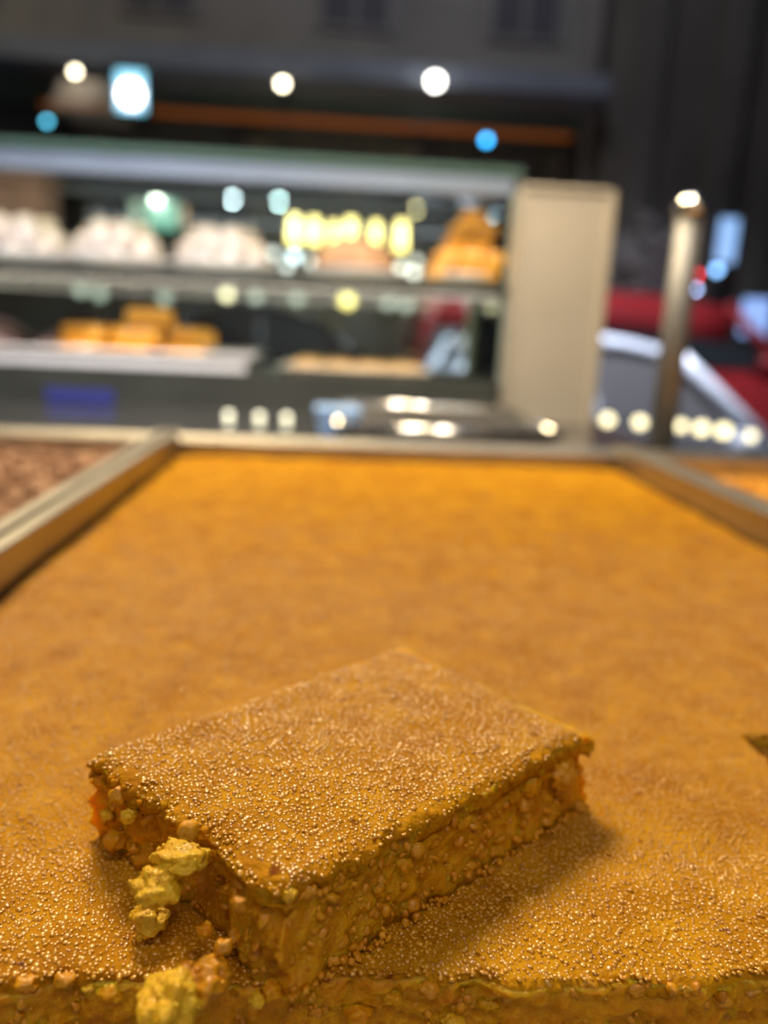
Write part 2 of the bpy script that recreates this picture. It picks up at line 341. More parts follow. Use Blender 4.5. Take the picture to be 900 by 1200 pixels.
# shrub between red car and wall
sh = thing('shrub', at(735, 400, 9.75), 'grey rounded shrub showing above the roof of the red car', 'shrub')
c = at(748, 330, 9.75); sh.location = (c.x, c.y, GZ+0.12)
pts = []; rr = []
for k in range(900):
    v = rng.normal(size=3); v /= np.linalg.norm(v); rad = 0.55+0.25*noise.noise(Vector(v*2.2))
    pts.append(np.array(c)+v*rad*np.array([1.0, 0.8, 1.25])*rng.uniform(0.75, 1)); rr.append(rng.uniform(0.05, 0.10))
grains('foliage', pts, rr, mat('grey_leaf', (0.26, 0.24, 0.24), 0.8, var=0.4, vscale=4), sh, ICO1, (0.4, 1.2))
MB().tube((c.x, c.y, GZ+0.12), (c.x, c.y, c.z-0.2), 0.06, 0.04).build('trunk', M['facadedark'], sh, smooth=True)

# ------------------------------------------------------------------ lamps on the street
def emat(name, col, s): return mat(name, (0.8, 0.8, 0.8), 0.4, 0, emit=col, estr=s)
M['housing'] = mat('lamp_housing', (0.06, 0.06, 0.065), 0.5, 0.5)
def street_lamp(px, py, Yd, rpx, col, s, label, cat='lamp', name='wall_lamp', group=None, elong=1.0, pole=False):
    p = at(px, py, Yd); r = rpx/FPX*Yd
    t = thing(name, p, label, cat, group)
    MB().lathe(p, [(0.0, r*elong*1.6), (r*0.55, r*elong*1.6), (r*0.7, r*elong*0.8), (r*0.6, r*elong*0.7)], 16).build('housing', M['housing'], t, smooth=True)
    n = 10; prof = [(r*math.sin(math.pi*k/n), -r*elong*math.cos(math.pi*k/n)) for k in range(n+1)]
    MB().lathe(p, prof, 16).build('bulb', emat(label[:20]+'_glow', col, s), t, smooth=True)
    back = WY+0.75 if p.z < zc else WY+0.05
    if pole: MB().tube((p.x, p.y+r*0.3+0.03, GZ), (p.x, p.y+r*0.3+0.03, p.z+r), 0.02).build('pole', M['housing'], t)
    else: MB().tube((p.x, p.y+r*0.3, p.z+r*elong*1.3), (p.x, max(back, p.y+0.2), p.z+r*elong*1.3), 0.02).build('bracket', M['housing'], t)
    return t
WW = (1.0, 0.88, 0.62); CW = (0.75, 0.9, 1.0)
street_lamp(88, 84, 10.1, 3.5, WW, 13, 'small warm lamp above the pale awning at the left')
street_lamp(331, 98, 10.1, 4, WW, 17, 'warm white lamp on the canopy left of centre')
street_lamp(510, 95, 10.1, 7, (1, 0.97, 0.9), 12, 'bright white lamp at the canopy edge right of centre')
street_lamp(55, 142, 10.1, 3, (0.1, 0.62, 0.9), 6, 'small teal lamp low on the left of the building')
street_lamp(570, 164, 10.1, 3.8, (0.02, 0.42, 0.95), 10, 'small blue lamp below the orange strip light')
street_lamp(183, 232, 10.1, 4.5, (0.95, 1.0, 0.85), 16, 'round white lamp above the green lit sign')
street_lamp(273, 233, 10.1, 4.5, CW, 45, 'cool white lamp, left one of the pair above the upper shelf')
street_lamp(327, 236, 10.1, 4.5, (0.7, 0.97, 1.0), 42, 'cool white lamp, right one of the pair above the upper shelf')
street_lamp(488, 245, 10.1, 4.5, (1.0, 0.80, 0.38), 16, 'amber lamp at the right end of the glowing light string')
street_lamp(407, 352, 10.1, 8, (1.0, 0.78, 0.2), 3.5, 'yellow lamp below the shelf edge at the centre')
street_lamp(266, 345, 10.1, 6, (1.0, 0.85, 0.5), 3.6, 'cream lamp just below the shelf at the left')
for i, (px, py) in enumerate(((345, 300), (366, 307), (320, 297), (336, 312))):  # bulbs stand in for glints reflected by the shelf plates
    street_lamp(px, py, 10.3, 5, (0.95, 0.95, 0.9) if i else (0.8, 0.9, 1), 6 if i == 0 else 2.6, 'small white lamp in the cluster left of the tan cake', group='glows added for white glints left of the tan cake')
for i, (px, py) in enumerate(((470, 314), (485, 319), (488, 306))):  # added glows in place of small warm shelf reflections
    street_lamp(px, py, 10.3, 5, (1, 0.93, 0.8), 4 if i < 2 else 2, 'small warm lamp in the cluster beside the orange pyramid', group='glows added for warm glints beside the orange pyramid')
street_lamp(596, 322, 10.3, 4, (1, 0.98, 0.9), 7, 'small white lamp showing beside the left edge of the beige panel')  # one more added glow, stands for a glint on the shelf
for i, (px, py) in enumerate(((300, 348), (348, 350), (455, 355), (476, 358), (380, 395), (95, 340), (117, 345), (193, 350))):
    street_lamp(px, py, 10.3, 6, (0.8, 0.95, 0.75), 0.9, 'dim shop lamp glowing under the upper shelf', group='dim shop lamps under the upper shelf')

def sign(px, py, Yd, wpx, hpx, col, s, label, name='light_sign', pole=False):
    p = at(px, py, Yd); W = wpx/FPX*Yd/2; Hh = hpx/FPX*Yd/2
    t = thing(name, p, label, 'sign')
    MB().box((p.x-W-0.03, p.y, p.z-Hh-0.03), (p.x+W+0.03, p.y+0.12, p.z+Hh+0.03)).build('case', M['housing'], t, bevel=0.02)
    MB().box((p.x-W, p.y-0.015, p.z-Hh), (p.x+W, p.y+0.01, p.z+Hh)).build('lit_face', emat(label[:20]+'_lit', col, s), t, bevel=0.01)
    if pole: MB().tube((p.x, p.y+0.16, GZ), (p.x, p.y+0.16, p.z+Hh*0.8), 0.03).build('pole', M['housing'], t)
    else: MB().tube((p.x, p.y+0.1, p.z), (p.x, WY+0.75, p.z), 0.025).build('bracket', M['housing'], t)
    return t
s1 = sign(153, 107, 10.0, 30, 40, (0.12, 0.62, 0.85), 1.6, 'bright cyan and white light box sign on the canopy at the left')
p = at(153, 110, 9.97); MB().tube(p, p+Vector((0, -0.03, 0)), 0.12, n=18).build('glowing_centre', emat('sign_core', (1.0, 0.9, 1.0), 9), s1)
sign(190, 252, 10.2, 34, 30, (0.10, 0.62, 0.38), 0.75, 'green lit sign behind the powdered sweets')
sign(159, 252, 10.25, 11, 30, (0.55, 0.8, 0.5), 0.5, 'pale green sign strip left of the green lit sign')
sign(214, 254, 10.25, 10, 22, (1.0, 0.5, 0.1), 0.6, 'narrow orange sign right of the green lit sign')
sign(852, 282, 9.3, 22, 48, (0.22, 0.50, 1.0), 0.95, 'upright blue light sign right of the steel post', pole=True)
sign(885, 372, 9.3, 34, 42, (0.20, 0.42, 1.0), 0.95, 'wide blue light sign at the right edge', pole=True)
street_lamp(840, 316, 9.4, 4.5, (0.25, 0.55, 1.0), 6.0, 'round blue lamp below the upright blue sign', pole=True)
street_lamp(815, 322, 9.2, 4, (1.0, 0.02, 0.04), 9, 'round red lamp just right of the steel post', pole=True)
street_lamp(815, 339, 9.1, 3, (0.45, 0.6, 1.0), 10, 'small pale blue lamp under the red lamp', pole=True)
aw = thing('awning', at(95, 118, 10.3), 'small pale awning at the left of the building under a warm lamp', 'awning')
p = at(95, 108, 10.3)
MB().prism_y([(-0.36+p.x, p.z-0.14), (0.36+p.x, p.z-0.14), (0.26+p.x, p.z+0.14), (-0.22+p.x, p.z+0.14)], p.y, WY).build('cloth', mat('pale_awning_cloth', (0.75, 0.66, 0.58), 0.8), aw)
MB().box((p.x-0.37, p.y-0.02, p.z-0.2), (p.x+0.37, p.y, p.z-0.12)).build('valance', mat('awning_valance', (0.7, 0.45, 0.3), 0.8), aw)

ls = thing('light_string', at(405, 250, 10.4), 'row of glowing warm tube lamps strung above the tan cake', 'light string')
tm = emat('warm_tube_glow', (1.0, 0.76, 0.24), 6.0)
LY = 10.4
pa, pb = at(330, 245, LY), at(488, 257, LY)
MB().tube(pa, pb, 0.02).build('cable', M['housing'], ls)
for q in (pa, pb): MB().tube(q, (q.x, q.y, zc-0.1), 0.012).build('cord', M['housing'], ls)
for k, (px, hh, rr_) in enumerate(((345, 28, .085), (368, 26, .08), (391, 20, .06), (411, 30, .085), (440, 26, .07), (470, 30, .08))):
    p = at(px, 269+k*1.5, LY); h2 = hh/2/FPX*LY
    MB().tube(p-Vector((0, 0, h2)), p+Vector((0, 0, h2)), rr_, rr_*0.7, n=12).build('tube_lamp', tm, ls, smooth=True)
    MB().tube(p+Vector((0, 0, h2)), (p.x, p.y, pa.z+(pb.z-pa.z)*(px-330)/158), 0.02).build('lamp_holder', M['housing'], ls)

# ------------------------------------------------------------------ counter, rail, post
CZ = -0.032
ct = thing('counter', (0.1, 0.9, GZ+0.12), 'dark glossy shop counter carrying the trays and the display case', 'counter')
BX = at(712, 480, 1.17).x+0.02
MB().box((-1.0, 0.0, CZ-0.04), (1.2, 0.74, CZ)).build('worktop', M['counter'], ct, bevel=0.004)
MB().box((-1.0, 0.741, CZ-0.04), (BX, 1.85, CZ)).build('worktop', M['counter'], ct, bevel=0.004)
MB().box((-0.96, 0.05, GZ+0.12), (1.16, 0.72, CZ-0.04)).build('cabinet_body', M['cabinet'], ct)
MB().box((-0.96, 0.722, GZ+0.12), (BX-0.03, 1.8, CZ-0.04)).build('cabinet_body', M['cabinet'], ct)
XL, XR = -0.127, 0.234; YB = 0.625
RZ = 0.017      # height of the tray rims over the cake
rl = MB()
rl.box((-0.75, YB+0.014, CZ), (0.85, YB+0.032, 0.012))
tag(rl.build('counter_rail', M['steel'], bevel=0.003), 'long pale steel rail running behind the three trays', 'rail')
# three pans
def pan(name, x0, x1, y0, y1, label):
    t = thing(name, ((x0+x1)/2, (y0+y1)/2, CZ), label, 'tray')
    MB().box((x0, y0, CZ+0.0005), (x1, y1, CZ+0.003)).build('pan_floor', M['steel'], t)
    for (a, b_, nm) in (((x0, y0), (x0+0.002, y1), 'side_wall'), ((x1-0.002, y0), (x1, y1), 'side_wall'), ((x0, y1-0.002), (x1, y1), 'end_wall'), ((x0, y0), (x1, y0+0.002), 'end_wall')):
        MB().box((a[0], a[1], CZ+0.001), (b_[0], b_[1], RZ if nm == 'side_wall' else 0.008)).build(nm, M['steel'], t)
    for xx in (x0-0.0035, x1-0.0045):
        MB().box((xx, y0, RZ-0.002), (xx+0.008, y1, RZ+0.002)).build('rolled_rim', M['steel'], t, bevel=0.0015)
    MB().box((x0, y1-0.003, 0.006), (x1, y1+0.010, 0.011)).build('rolled_rim', M['steel'], t, bevel=0.0015)
    return t
pan('cake_tray', XL, XR, -0.01, YB, 'long steel tray in the middle holding the orange semolina cake')
pan('nut_cake_tray', XL-0.33, XL-0.010, 0.10, YB, 'steel tray at the left holding brown nutty cake')
pan('side_tray', XR+0.010, XR+0.33, 0.10, YB, 'steel tray at the right holding orange cake')

# post
pb_ = at(776, 545, 0.70); pt_ = at(806, 246, 0.70)
pb_ = Vector((pb_.x, 0.70, CZ)); pt_.x = pb_.x = at(790, 400, 0.70).x
ps = thing('steel_post', pb_, 'upright round steel post with a domed cap behind the tray corner', 'post')
MB().lathe(pb_, [(0.0, 0.0), (0.022, 0.0), (0.022, 0.004), (0.0125, 0.007), (0.0125, 0.01)], 24).build('base_flange', M['steel'], ps, smooth=True)
MB().tube(pb_+Vector((0, 0, 0.006)), pt_, 0.0118, n=28).build('shaft', M['post'], ps, smooth=True)
MB().lathe(pt_, [(0.0118, -0.004), (0.0145, -0.003), (0.0148, 0.002), (0.0125, 0.008), (0.008, 0.0115), (0.0, 0.013)], 28).build('cap', M['steelbright'], ps, smooth=True)

# added bulbs on two stands, in place of a row of reflected lights
FY = 2.3
fl = thing('reflection_bulbs', at(790, 505, FY), 'warm bulbs added for reflected lights, hung low behind the steel post', 'light string')
fm = emat('reflected_glow', (1.0, 0.88, 0.50), 3.4)
prev = at(655, 487, FY)
ends = [prev]
for px, py, k in ((712, 492, 1), (750, 495, 1), (798, 499, .9), (822, 502, 1.1), (848, 505, 1.15), (880, 511, .8), (960, 516, .8)):
    p = at(px, py, FY); r = 0.018*k
    n = 8; MB().lathe(p, [(r*math.sin(math.pi*i/n), -r*0.9*math.cos(math.pi*i/n)) for i in range(n+1)], 14).build('bulb', fm, fl, smooth=True)
    MB().tube(prev, p, 0.003, n=8).build('wire', M['housing'], fl)
    prev = p
ends.append(prev)
for q in ends:
    MB().tube((q.x, q.y, GZ+0.12), (q.x, q.y, q.z+0.02), 0.015).build('added_stand', M['housing'], fl, smooth=True)
    MB().lathe((q.x, q.y, GZ+0.12), [(0, 0.02), (0.02, 0.02), (0.12, 0.012), (0.12, 0.0), (0, 0)], 20).build('added_stand_base', M['housing'], fl)

fl2 = thing('counter_reflections', (at(302, 490, 1.12).x, 1.12, CZ), 'three pale yellow bulbs added for lamp reflections in front of the display case', 'light string')  # bulbs put on the counter in place of lamp reflections
prev = None
for px in (268, 304, 336):
    p = at(px, 490, 1.12); p.z = CZ+0.0055; r = 0.0055
    MB().lathe(p, [(r*math.sin(math.pi*i/8), -r*math.cos(math.pi*i/8)) for i in range(9)], 14).build('bulb', emat('counter_reflection_glow', (1.0, 0.95, 0.62), 2.2), fl2, smooth=True)
    if prev: MB().tube(prev+Vector((0, 0.006, -0.003)), p+Vector((0, 0.006, -0.003)), 0.0012, n=8).build('wire', M['housing'], fl2)
    prev = p

# ------------------------------------------------------------------ end panel of the case
PY = 1.17
xl, xr_ = at(602, 350, PY).x, at(711, 350, PY).x
zt = at(660, 218, PY).z
pn = thing('end_panel', ((xl+xr_)/2, PY+0.02, CZ), 'upright beige metal panel with folded rims at the end of the display case', 'panel')
MB().box((xl, PY+0.006, CZ), (xr_, PY+0.045, zt)).build('sheet', M['beige'], pn, bevel=0.003)
for a, b_ in (((xl, CZ), (xl+0.006, zt)), ((xr_-0.012, CZ), (xr_, zt)), ((xl, zt-0.007), (xr_, zt))):
    MB().box((a[0], PY, a[1]), (b_[0], PY+0.010, b_[1])).build('folded_rim', M['beige'], pn, bevel=0.002)

# ------------------------------------------------------------------ display case
CY0, CY1 = 1.25, 1.62
cx0, cx1 = -0.85, at(604, 320, CY0).x
zs_ = at(300, 318, CY0).z              # top of shelf
ztop = at(300, 190, CY0).z
zdeck = at(150, 432, CY0).z
dc = thing('display_case', ((cx0+cx1)/2, (CY0+CY1)/2, CZ), 'glass display case with a dark shelf of sweets and a steel top rail', 'display case')
MB().box((cx0, CY0+0.01, CZ), (cx1, CY1, zdeck)).build('plinth', M['darkframe'], dc)
MB().box((cx0, CY0, zs_-0.022), (cx1+0.01, CY0+0.02, zs_-0.002)).build('shelf_rail', M['darkframe'], dc, bevel=0.002)
MB().box((cx0, CY0+0.02, zs_-0.012), (cx1, CY1-0.02, zs_-0.002)).build('shelf', M['glass'], dc)
MB().box((cx0, CY0, ztop-0.028), (cx1, CY0+0.03, ztop+0.001)).build('top_rail', M['frame'], dc, bevel=0.002)
MB().box((cx0, CY0+0.012, ztop+0.002), (cx1, CY1, ztop+0.010)).build('glass_top', M['glass'], dc)
MB().box((cx0, CY0-0.005, ztop+0.001), (cx1, CY0+0.012, ztop+0.013)).build('glass_edge', M['glassedge'], dc, bevel=0.002)
MB().box((cx0, CY1-0.012, ztop-0.006), (cx1, CY1, ztop+0.002)).build('back_rail', M['frame'], dc)
for x in (cx0, cx1-0.012):
    for y in (CY0, CY1-0.012):
        MB().box((x, y, zdeck), (x+0.012, y+0.012, ztop)).build('corner_post', mat('pale_green_post', (0.46, 0.55, 0.50), 0.3, 0.1), dc)
MB().box((cx1-0.004, CY0+0.012, zdeck), (cx1, CY1-0.012, ztop-0.02)).build('glass_pane', M['glass'], dc)
MB().box((cx0, CY1-0.008, zdeck), (cx1, CY1-0.004, ztop-0.006)).build('glass_pane', M['glass'], dc)
lm = MB().box((cx0+0.02, CY0+0.034, ztop-0.012), (cx1-0.02, CY0+0.046, ztop-0.004)).build('lamp_strip', emat('case_strip_glow', (0.85, 0.92, 1.0), 4.0), dc)
lm2 = MB().box((cx0+0.02, CY0+0.024, zs_-0.022), (cx1-0.02, CY0+0.030, zs_-0.014)).build('lamp_strip', emat('case_strip_glow_low', (1.0, 0.88, 0.7), 7.0), dc)

# sweets on the upper shelf -------------------------------------------------
def blob_mesh(name, sx, sy, sz, seed, amp=0.12, fr=2.0, base=ICO3, flat=-0.35):
    V, Fc = base; P = []
    for v in V:
        k = 1+amp*noise.noise(Vector(v*fr)+Vector((seed, seed*1.7, 0)))+amp*0.5*noise.noise(Vector(v*fr*3)+Vector((seed, 0, seed)))
        z = max(v[2], flat)*1.0
        P.append((v[0]*k*sx, v[1]*k*sy, (z-flat)*k*sz))
    me = bpy.data.meshes.new(name); me.from_pydata(P, [], [tuple(map(int, f)) for f in Fc]); me.update()
    me.polygons.foreach_set('use_smooth', [True]*len(me.polygons)); return me
def plate(px, Yd, z, rpx, label, m=None):
    p = at(px, 320, Yd); r = rpx/FPX*Yd
    o = MB().lathe((p.x, Yd, z), [(0, 0.0), (r*0.55, 0.0), (r*0.62, 0.004), (r, 0.014), (r*1.0, 0.017), (r*0.6, 0.008), (0, 0.006)], 32).build('plate', m or M['plate'], smooth=True)
    tag(o, label, 'plate'); return Vector((p.x, Yd, z+0.007)), r
def powder_pile(px, rpx, hpx, label_plate, label_sweet, grp, seed, Yd=1.37):
    c, r = plate(px, Yd, zs_, rpx, label_plate)
    me = blob_mesh('powdered_sweet', 0.022, 0.022, 0.020, seed, 0.14, 2.2, ICO2); me.materials.append(M['powder'])
    H = hpx/FPX*Yd; lev = max(2, round(H/0.0205)); z = c.z; R0 = r*0.86
    for L in range(lev):
        rad = R0*math.sqrt(max(0.0, 1-(L/lev)**2)); top = L == lev-1
        R_ = max(rad-0.018, 0.0)
        while R_ > 0.012 or R_ == max(rad-0.018, 0.0):
            n_ = max(1, int(2*math.pi*R_/0.037))
            for k in range(n_):
                t = 2*math.pi*(k+0.5*L)/n_
                o = bpy.data.objects.new('powdered_sweet', me); COL.objects.link(o)
                o.location = (c.x+R_*math.cos(t), c.y+R_*math.sin(t), z+0.001*random.random()); o.rotation_euler = (random.uniform(-.15, .15), random.uniform(-.15, .15), random.uniform(0, 6.3))
                tag(o, label_sweet+', '+('in the bottom layer' if L == 0 else 'in the top layer' if top else 'in a middle layer'), 'sweet', grp)
            R_ -= 0.037
            if R_ < 0.012 or not (top or R_ > rad-0.06): break
        z += 0.0205
powder_pile(28, 58, 46, 'white plate at the far left of the upper shelf', 'pale powdered sweet at the far left of the upper shelf', 'powdered sweets at the far left', 3.1)
powder_pile(140, 56, 34, 'white plate second from the left on the upper shelf', 'pale powdered sweet on the plate below the green sign', 'powdered sweets on the second plate', 5.3)
powder_pile(262, 60, 34, 'white plate third from the left on the upper shelf', 'pale powdered sweet on the third plate from the left', 'powdered sweets on the third plate', 8.9)
bx = at(22, 230, 1.52); bz = at(22, 208, 1.52).z
t = thing('paper_box', (bx.x, 1.53, zs_), 'brown paper box behind the sweets at the far left of the upper shelf', 'box')
pb2 = mat('brown_paper', (0.30, 0.19, 0.16), 0.8, var=0.3, vscale=20)
MB().box((bx.x-0.075, 1.49, zs_), (bx.x+0.055, 1.575, bz-0.012)).build('box_body', pb2, t, bevel=0.002)
MB().box((bx.x-0.078, 1.487, bz-0.012), (bx.x+0.058, 1.578, bz)).build('lid', pb2, t, bevel=0.002)
c, r = plate(415, 1.38, zs_, 56, 'white plate under the tan domed cake')
me = blob_mesh('domed_cake', r*0.84, r*0.84, 0.045, 2.0, 0.06, 2.0); me.materials.append(M['tan'])
o = bpy.data.objects.new('domed_cake', me); COL.objects.link(o); o.location = c+Vector((0, 0, 0.004)); tag(o, 'tan domed cake on a plate below the glowing light string', 'cake')
# orange pyramid
c, r = plate(538, 1.36, zs_, 46, 'white plate under the pyramid of orange pastries')
def pastry_mesh(name, sx, sy, sz, seed):
    V, Fq = slab(np.linspace(-sx/2, sx/2, 7), np.linspace(-sy/2, sy/2, 7), np.linspace(0, sz, 4), lambda x, y: True,
                 lambda x, y, z, t: (x*(1-0.10*t*t)+0.0025*nz((x, y, z), 60, seed), y*(1-0.10*t*t)+0.0025*nz((x, y, z), 60, seed+3), z+0.002*nz((x, y, z), 50, seed+7)-0.0025*(t == 1)*((abs(x) > sx*.4)+(abs(y) > sy*.4))))
    me = bpy.data.meshes.new(name); me.from_pydata([tuple(v) for v in V], [], [tuple(map(int, f)) for f in Fq]); me.update(); me.materials.append(M['orange'])
    me.polygons.foreach_set('use_smooth', [True]*len(me.polygons)); return me
pm = pastry_mesh('orange_pastry', 0.036, 0.036, 0.022, 1.0)
z = c.z
for L, n in enumerate((3, 3, 2, 2, 1)):
    for i in range(n):
        for j in range(n):
            o = bpy.data.objects.new('orange_pastry', pm); COL.objects.link(o)
            o.location = (c.x+(i-(n-1)/2)*0.0375+(0.012 if L in (1, 3) else 0)*0.6+0.004*L, c.y+(j-(n-1)/2)*0.0375, z); o.rotation_euler = (0, 0, random.uniform(-.2, .2))
            tag(o, 'small orange pastry in the %s of the pyramid beside the beige panel' % ('bottom layer', 'second layer from below', 'middle layer', 'fourth layer', 'topmost place')[L], 'pastry', 'orange pastries in the pyramid')
    z += 0.0225
# lower deck: tray with orange squares
def shallow(name, x0, x1, y0, y1, z, h, label, m, fm=None):
    t = thing(name, ((x0+x1)/2, (y0+y1)/2, z), label, 'tray')
    MB().box((x0+0.004, y0+0.004, z+0.0005), (x1-0.004, y1-0.004, z+0.002)).build('pan_floor', fm or m, t)
    for lo, hi in (((x0, y0), (x1, y0+0.003)), ((x0, y1-0.003), (x1, y1)), ((x0, y0), (x0+0.003, y1)), ((x1-0.003, y0), (x1, y1))):
        MB().box((lo[0], lo[1], z+0.0005), (hi[0], hi[1], z+h)).build('wall', m, t)
    for lo, hi in (((x0-0.010, y0-0.010), (x1+0.010, y0+0.002)), ((x0-0.010, y1-0.002), (x1+0.010, y1+0.010)), ((x0-0.010, y0), (x0+0.002, y1)), ((x1-0.002, y0), (x1+0.010, y1))):
        MB().box((lo[0], lo[1], z+h-0.003), (hi[0], hi[1], z+h+0.002)).build('rim', m, t, bevel=0.0015)
    return t
tx0, tx1 = at(-60, 415, 1.3).x, at(292, 415, 1.3).x
shallow('sweet_tray', tx0, tx1, CY0+0.025, CY0+0.25, zdeck, 0.026, 'white rimmed tray under the pile of orange squares', mat('white_enamel', (0.86, 0.85, 0.88), 0.2, 0.0, coat=0.6))
pm2 = pastry_mesh('orange_square', 0.078, 0.070, 0.030, 4.0)
for px, lev, rz, dy in ((98, 0, .2, 0), (158, 0, -.1, 0.0), (214, 0, .35, 0), (120, 0, .1, .085), (185, 0, 0, .085), (106, 1, -.35, 0.02), (162, 1, .08, 0.015), (216, 1, .3, 0.06), (168, 2, .3, .05)):
    p = at(px, 420, CY0+0.09)
    o = bpy.data.objects.new('orange_square', pm2); COL.objects.link(o); o.location = (p.x, CY0+0.09+dy, zdeck+0.003+lev*0.031); o.rotation_euler = (0, 0, rz)
    if lev == 2: o['label'] = 'orange pastry square on top of the pile on the white rimmed tray'; o['category'] = 'pastry'
    else: tag(o, 'orange pastry square lying in the pile on the white rimmed lower tray', 'pastry', 'orange squares on the lower tray')
# dark sweets left of them
for px, s, nm in ((2, 1.0, 'brown loaf cake at the left end of the lower tray'), (62, 0.7, 'smaller brown loaf cake next to the orange squares')):
    p = at(px, 400, CY0+0.13)
    me = blob_mesh('loaf_cake', 0.045*s, 0.07*s, 0.048*s, px, 0.1, 1.6); me.materials.append(mat('brown_loaf', (0.20, 0.125, 0.115), 0.6, var=0.5, vscale=30))
    o = bpy.data.objects.new('loaf_cake', me); COL.objects.link(o); o.location = (p.x, CY0+0.13, zdeck+0.003); tag(o, nm, 'cake')
# tan pastry tray in the middle of the deck
mx0, mx1 = at(335, 440, 1.28).x, at(498, 440, 1.28).x
shallow('pastry_tray', mx0, mx1, CY0+0.03, CY0+0.25, zdeck, 0.012, 'steel tray of flat tan pastries in the middle of the display case', M['steel'])
fm_ = pastry_mesh('flat_pastry', 0.05, 0.07, 0.018, 9.0); fm_.materials.clear(); fm_.materials.append(mat('flat_tan', (0.66, 0.42, 0.17), 0.5, color2=(0.5, 0.28, 0.09), vscale=50))
for i in range(4):
    for j in range(3):
        o = bpy.data.objects.new('flat_pastry', fm_); COL.objects.link(o); o.location = (mx0+0.032+i*(mx1-mx0-0.064)/3, CY0+0.068+j*0.073, zdeck+0.003)
        tag(o, 'flat tan pastry lying in the middle tray of the display case', 'pastry', 'flat tan pastries in the middle tray')
# navy strip on the plinth front
tag(MB().box((at(52, 460, CY0).x, CY0+0.004, CZ+0.003), (at(132, 460, CY0).x, CY0+0.0095, CZ+0.022)).build('label_strip', mat('navy_strip', (0.03, 0.04, 0.22), 0.4)), 'navy blue strip on the dark base below the orange squares', 'strip')

# pans on the counter in front of the case
x0, x1 = at(405, 490, 0.86).x, at(640, 490, 0.86).x
shallow('empty_pan', x0, x1, 0.84, 1.10, CZ, 0.030, 'empty steel pan with a dark floor and wide rim in front of the beige panel', M['steelbright'], mat('baked_dark_pan', (0.035, 0.03, 0.025), 0.5, var=0.4, vscale=20))
ep = [o for o in bpy.data.objects if o.name == 'empty_pan'][0]
cs = [(x0-0.008, 0.832), (x1+0.008, 0.832), (x1+0.008, 1.108), (x0-0.008, 1.108)]
for k in range(4):
    a, b_ = cs[k], cs[(k+1) % 4]
    MB().tube((a[0], a[1], CZ+0.030), (b_[0], b_[1], CZ+0.030), 0.0055, n=16).build('rolled_edge', M['steelbright'], ep, smooth=True)
t = thing('blue_reflection_tub', at(396, 475, 0.95), 'pale blue tub shape added for a blue reflection left of the empty pan', 'tub')  # made-up tub takes the place of a blue reflection in steel
p = at(396, 488, 0.95); t.location = (p.x, 0.97, CZ)
bl = mat('pale_blue_reflection', (0.34, 0.55, 0.95), 0.35, 0, coat=0.3)
MB().loft([[(p.x+sx*a, 0.97+sy*a*0.8, CZ+h) for sx, sy in ((-1, -1), (1, -1), (1, 1), (-1, 1))] for a, h in ((0.021, 0.0005), (0.027, 0.034))]).build('tub', bl, t, bevel=0.004)
MB().box((p.x-0.029, 0.97-0.024, CZ+0.034), (p.x+0.029, 0.97+0.024, CZ+0.039)).build('lid', bl, t, bevel=0.002)

# ------------------------------------------------------------------ the cakes
def top_z(x, y): return 0.0011*nz((x, y, 0), 28, 2)+0.0006*nz((x, y, 0), 90, 5)
HX, HY = 0.1138, 0.187
def front_y(x):
    s = 0.0022*noise.noise(Vector((x*45, 3.1, 0)))+0.0016*noise.noise(Vector((x*160, 7.7, 0)))
    return 0.1062 - 0.02*(x-0.02)*0.6 + s + 0.0012*math.exp(-((x-0.01)/0.02)**2)
def cake_disp(crumb):
    def d(x, y, z, t):
        k = max(0.0, 1-(y-0.107)/0.03); yy = y+(front_y(x)-0.107)*k; xx = x
        if crumb:
            e = 0.0016*nz((x, y, z), 260, 1)+0.0011*nz((x, y, z), 600, 4)
            if y < 0.1071: yy += e - 0.0004 + 0.0012*(1-t)
            elif abs(x-HX) < 1e-5 and y < HY+1e-5: xx += e
            elif abs(y-HY) < 1e-5 and x > HX: yy += e
            return (xx, yy, z if t < 1 else z)
        e = 0.0008*nz((x, y, z*3), 500, 8)
        if y < 0.1071: yy += e + 0.0012*(t-0.5)*(-1 if t < .99 else 1)
        return (xx, yy, z+(top_z(xx, yy) if t > 0.01 else 0) - (0.0008 if t == 1 and y < 0.1071 else 0))
    return d
xs = sorted(set(np.round(np.concatenate([np.linspace(-0.1225, 0.1138, 300), np.linspace(0.1138, 0.2295, 50)]), 6)))
ys = sorted(set(np.round(np.concatenate([np.linspace(0.107, 0.187, 70), np.linspace(0.187, 0.30, 50), np.linspace(0.30, 0.617, 60)]), 6)))
HXr, HYr = round(HX, 6), round(0.187, 6)
msk = lambda x, y: not (x > HX and y < HY)
ck = thing('semolina_cake', (0.05, 0.36, CZ+0.003), 'large orange semolina cake filling the middle tray with a cut front edge', 'cake')
V, Fq = slab(xs, ys, np.linspace(-0.0035, 0.0, 4), msk, cake_disp(False)); crust = np_mesh('crust', V, Fq, M['crust'], ck)
V, Fq = slab(xs, ys, np.linspace(CZ+0.0035, -0.0012, 26), msk, cake_disp(True)); crumb = np_mesh('crumb', V, Fq, M['crumb'], ck)
